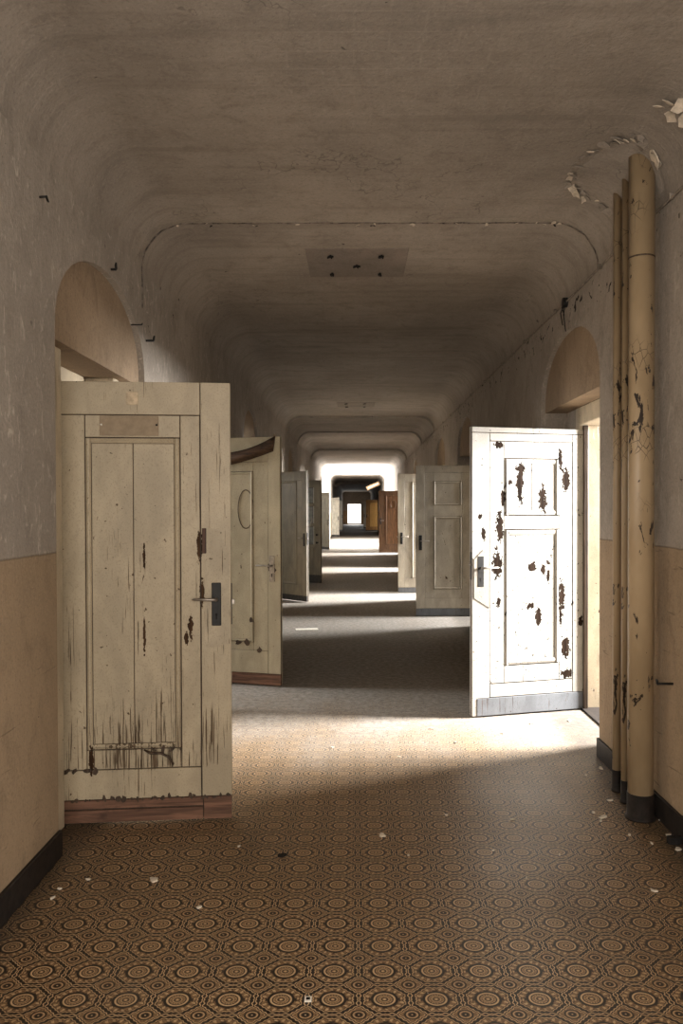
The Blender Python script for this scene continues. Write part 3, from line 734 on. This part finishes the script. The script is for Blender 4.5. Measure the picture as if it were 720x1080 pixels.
def pipe(label, x, y, r, collar, joints):
    e = empty('heating_pipe', (x, y, 0)); tag(e, label, 'pipe', None)
    zt = ceil_pt(x)[0] + 0.03
    sh = tube('pipe_shaft', [(0, 0, collar - 0.01), (0, 0, zt)], r, pm, e, 24)
    for v in sh.data.vertices:
        if v.co.z > 2: v.co.z = ceil_pt(x + v.co.x)[0] - 0.001       # cut to the cove
    tube('floor_collar', [(0, 0, 0.0), (0, 0, 0.012), (0.0, 0, 0.014), (0, 0, collar)], [r * 1.22, r * 1.2, r * 1.06, r * 1.04], M['base'], e, 24)
    for j in joints: tube('pipe_joint', [(0, 0, j - 0.004), (0, 0, j - 0.003), (0, 0, j + 0.003), (0, 0, j + 0.004)], [r, r + 0.0012, r + 0.0012, r], M['core'], e, 24)
    return e
pipe('thick ochre heating pipe with flaking paint against the right-hand wall', 1.385, 3.96, 0.061, 0.125, (2.72,))
pipe('thin ochre pipe close behind the thick one', 1.383, 4.17, 0.024, 0.115, ())
pipe('thin ochre pipe set farthest from the thick one', 1.392, 4.34, 0.024, 0.115, ())

# ------------------------------------------------------------------ ceiling details
# broken plaster round the pipe heads and beside it
def ragged_disc(name, cx, cy, rx, ry, mat, off=0.004, n=28):
    bm = bmesh.new(); rows = []
    rad = [random.uniform(0.86, 1.08) for _ in range(n)]
    for q in (0.0, 0.35, 0.7, 1.0):
        row = []
        for k in range(n):
            a = 2 * math.pi * k / n; xx = min(cx + rx * q * rad[k] * math.cos(a), XR - 0.004); yy = cy + ry * q * rad[k] * math.sin(a)
            z, nn = ceil_pt(xx); p = Vector((xx, yy, z)) + nn * (off if q < 1 else -0.004); row.append(bm.verts.new(p))
            if q == 0: break
        rows.append(row)
    for k in range(n): bm.faces.new((rows[0][0], rows[1][k], rows[1][(k + 1) % n]))
    for a, b_ in zip(rows[1:], rows[2:]):
        for k in range(n): bm.faces.new((a[k], b_[k], b_[(k + 1) % n], a[(k + 1) % n]))
    return link(name, bm_done(bm, name, True), mat, ceil)
ragged_disc('plaster_patch', 1.36, 4.18, 0.24, 0.36, M['ceil'], 0.012)
pale = plain('pale_broken_plaster', (0.58, 0.50, 0.40), 0.95, 0.25)
def ceil_flake(cx, cy, size, tilt=0.5, mat=None, down=0.006):
    z, nn = ceil_pt(cx); bm = bmesh.new()
    nn2 = (nn + Vector((random.uniform(-tilt, tilt), random.uniform(-tilt, tilt), 0))).normalized()
    flake(bm, Vector((cx, cy, z)) + nn * down, nn2, size, 0.0025, random.uniform(0.0, 0.3))
    return link('plaster_flake', bm_done(bm, 'plaster_flake'), mat or pale, ceil)
for k in range(34):
    a = R(60 + k * 7.5 + random.uniform(-4, 4)); rr = random.uniform(0.93, 1.10)
    cx = 1.36 + 0.25 * rr * math.cos(a); cy = 4.18 + 0.37 * rr * math.sin(a)
    if cx < XR - 0.03: ceil_flake(cx, cy, random.uniform(0.010, 0.05), 0.35, M['ceil'] if k % 5 else pale, 0.004)
for cx, cy, sz in ((1.17, 4.42, 0.05), (1.21, 4.5, 0.055), (1.27, 4.56, 0.04), (1.13, 4.30, 0.035), (1.41, 3.84, 0.05), (1.24, 3.86, 0.045), (1.30, 3.82, 0.03)): ceil_flake(cx, cy, sz, 0.6)
for cx, cy, sz in ((1.37, 3.40, 0.08), (1.41, 3.46, 0.06), (1.33, 3.45, 0.05), (1.36, 3.52, 0.05), (1.40, 3.31, 0.07), (1.30, 3.50, 0.03)): ceil_flake(cx, cy, sz, 0.5)
# raised seam that crosses the ceiling and runs down the left wall
pts = [(XL + 0.004, 4.99, 2.74), (XL + 0.003, 4.99, 2.86)] + [(x, 4.98 + 0.006 * math.sin(i * 2.3), z) for i, (x, z) in enumerate(profile(8))] + [(XR - 0.003, 4.99, 2.9)]
full = []
for a, b_ in zip(pts, pts[1:]):
    m = max(1, int((Vector(b_) - Vector(a)).length / 0.05))
    for k in range(m): full.append(Vector(a).lerp(Vector(b_), k / m) + Vector((0, random.uniform(-0.004, 0.004), 0)))
tag(tube('plaster_seam', full, [random.uniform(0.004, 0.008) for _ in full], plain('seam_plaster', (0.14, 0.115, 0.095), 0.9, 0.7), ceil, 6), 'raised plaster seam')
for cx in (-1.08, -0.9, -0.62, -0.35, 0.02, 0.12, 0.35, 0.62, 0.8, 0.98, 1.1, 1.16, 1.2, 1.24):
    ceil_flake(cx, 4.98 + random.uniform(-0.02, 0.02), random.uniform(0.008, 0.02), 0.5)
for cx in (-0.88, -0.6, 0.1, 0.115, 1.22): ceil_flake(cx, 5.01, 0.012, 0.6, M['hole'])
# patch where a lamp was taken down, with the stubs of its fixings
tag(box('lamp_patch', (-0.335, 5.46, ZC - 0.004), (0.36, 6.12, ZC + 0.01), plaster('lamp_patch_plaster', (0.235, 0.20, 0.17), strokes=0.05), ceil, 0.003), 'grey rectangle left by a removed ceiling lamp')
for x, y in ((-0.17, 5.60), (0.18, 5.60), (-0.17, 6.02), (0.18, 6.02), (0.01, 5.82)):
    bm = bmesh.new(); flake(bm, (x, y, ZC - 0.008), (0.1, 0.1, -1), 0.026 if y != 5.82 else 0.034, 0.012, 0.2)
    add_tube(bm, [(x, y, ZC), (x + 0.01, y - 0.01, ZC - 0.03)], 0.006, 6)
    link('fixing_stub', bm_done(bm, 'fixing_stub'), M['hole'], ceil)
box('lamp_patch', (-0.30, 13.3, ZC - 0.004), (0.32, 13.9, ZC + 0.01), bpy.data.materials['lamp_patch_plaster'], ceil, 0.003)
for x, y in ((-0.15, 13.4), (0.15, 13.4), (-0.15, 13.8), (0.15, 13.8)): 
    bm = bmesh.new(); flake(bm, (x, y, ZC - 0.008), (0.1, 0.1, -1), 0.03, 0.012); link('fixing_stub', bm_done(bm, 'fixing_stub'), M['hole'], ceil)

# ------------------------------------------------------------------ cable, hooks
cb = empty('wall_cable', (XR, 5.0, 2.96)); tag(cb, 'old thin cable running high along the right-hand wall', 'cable')
pts = []; yy = -2.8
while yy < 31: pts.append((-0.010, yy - 5.0, 0.004 * math.sin(yy * 3.1) - 0.005 * abs(math.sin(yy * 1.3)))); yy += 0.22
tube('cable_run', pts, 0.0065, M['cable'], cb, 6)
for k in range(14):
    box('cable_clip', (-0.022, -4.5 + k * 1.1, -0.014), (0.0, -4.48 + k * 1.1, 0.014), M['cable'], cb, 0.002)
bm = bmesh.new(); add_tube(bm, [(-0.0, 0.72, -0.01), (-0.03, 0.72, -0.01)], 0.035, 12); link('junction_box', bm_done(bm, 'junction_box'), M['iron'], cb)
for dy, dz in ((0.70, -0.10), (0.74, -0.16), (0.66, -0.22)): tube('loose_wire', [(-0.015, 0.72, -0.02), (-0.04, dy, dz * 0.5), (-0.02, dy + 0.02, dz)], 0.004, M['iron'], cb, 6)
def hook(name, label, root, d, L, r=0.005, tip=(0, 0, 0.02)):
    root = Vector(root); d = Vector(d).normalized(); e = empty(name, root); tag(e, label, 'hook')
    tube('shank', [-d * 0.02, d * L * 0.6, d * L], r, M['iron'], e, 8)
    tube('tip', [d * (L - 0.002), d * L + Vector(tip) * 0.6, d * (L + 0.004) + Vector(tip)], [r, r, r * 0.6], M['iron'], e, 8)
    return e
hook('wall_hook', 'black iron hook sticking out of the ochre wall beside the thick pipe', (XR, 3.80, 0.69), (-1, 0, 0.0), 0.075, 0.006, (0, 0, 0.022))
hook('wall_hook', 'small bent wire hook high on the left wall above the arch', (XL, 3.38, 2.80), (1, 0.1, 0.1), 0.03, 0.005, (0.01, -0.02, -0.03))
hook('wall_hook', 'short black hook at the top of the left arch', (XL, 4.36, 2.79), (1, 0, 0), 0.03, 0.007, (0, -0.02, 0.03))
hook('wall_hook', 'black nail in the left wall just past the arch', (XL, 4.82, 2.60), (1, 0, 0), 0.045, 0.004, (0, 0, 0.01))
hook('wall_hook', 'larger black hook on the left wall past the arch', (XL, 5.08, 2.56), (1, 0, 0), 0.05, 0.007, (0.0, 0.0, 0.03))

# board dangling from the ceiling beyond the stair hall
hb = empty('hanging_board', (0.90, 42.3, 2.72)); tag(hb, 'tilted wooden board dangling from the ceiling beyond the stair hall', 'board')
p = box('board', (-0.36, -0.02, -0.10), (0.36, 0.02, 0.10), wood('pale_board', (0.20, 0.12, 0.06), 0.6, (4, 40, 40)), hb, 0.004); p.rotation_euler = (0, R(-24), 0)
box('batten', (-0.30, -0.03, -0.03), (0.30, -0.02, 0.03), M['chip'], p, 0.002)
tube('wire', [(0.30, 0, 0.13), (0.32, 0, 0.53)], 0.008, M['iron'], hb, 6)

# ------------------------------------------------------------------ litter on the floor
def floor_at(px, py):
    k = (py - 537) / H; return ((px - 375) / k, FPX / k)
def litter(px, py, size, name='plaster_chip', mat=None, label='small pale plaster chip on the shaded patterned floor', group='plaster chips on the floor', cat='plaster chip', thick=0.006):
    X, Y = floor_at(px, py); bm = bmesh.new(); flake(bm, (0, 0, 0.0005), (random.uniform(-.1, .1), random.uniform(-.1, .1), 1), size, thick, 0.15)
    zmin = min(v.co.z for v in bm.verts)
    for v in bm.verts: v.co.z -= zmin
    o = link(name, bm_done(bm, name), mat or M['chip']); o.location = (X, Y, 0.0005)
    return tag(o, label, cat, group)
PC = dict(label='small pale plaster chip among the litter beside the pipe feet', group='plaster chips by the pipes')
for px, py, s in ((644, 847, .018), (626, 860, .014), (636, 865, .022), (692, 857, .03), (697, 868, .016), (705, 884, .02), (688, 893, .012), (664, 884, .008), (690, 944, .02), (634, 813, .02), (618, 820, .010), (716, 900, .02), (704, 872, .012)): litter(px, py, s, **PC)
for px, py, s in ((350, 790, .014), (420, 800, .012), (560, 765, .02), (530, 775, .014), (590, 770, .016), (455, 770, .014), (600, 762, .02), (480, 785, .012)): litter(px, py, s, label='plaster chip in the pool of daylight before the flaking white door', group='plaster chips in the daylight')
for px, py, s in ((402, 884, .026), (208, 960, .012), (555, 930, .010), (634, 869, .012), (470, 862, .012), (90, 930, .010), (60, 940, .009), (52, 950, .012), (540, 867, .014), (520, 900, .008), (590, 905, .008), (430, 905, .008), (250, 895, .01)): litter(px, py, s)
litter(160, 931, .028, label='long white plaster chip near the big cream door', group=None)
litter(296, 905, .022, mat=M['hole'], name='dark_scrap', label='small black scrap lying on the patterned floor', cat='scrap', group=None)
litter(712, 893, .05, mat=M['hole'], name='dark_scrap', label='black lump of rubbish against the right-hand baseboard', cat='scrap', group=None, thick=0.03)
X, Y = floor_at(323, 664)
p = box('paper_sheet', (-0.14, -0.07, 0), (0.14, 0.07, 0.006), M['paper'], None, 0.002); p.location = (X, Y, 0.0005); p.rotation_euler = (0, 0, 0.15)
tag(p, 'flat pale sheet of paper lying far down the corridor floor', 'paper')
X, Y = floor_at(323, 1058.5)
e = empty('floor_tag', (X, Y, 0.0005)); tag(e, 'tiny white tag with a dark square window on the patterned floor', 'tag')
box('tag_card', (-0.011, -0.014, 0), (0.011, 0.014, 0.002), M['paper'], e)
box('tag_window', (-0.006, -0.004, 0.0018), (0.006, 0.008, 0.003), M['hole'], e)
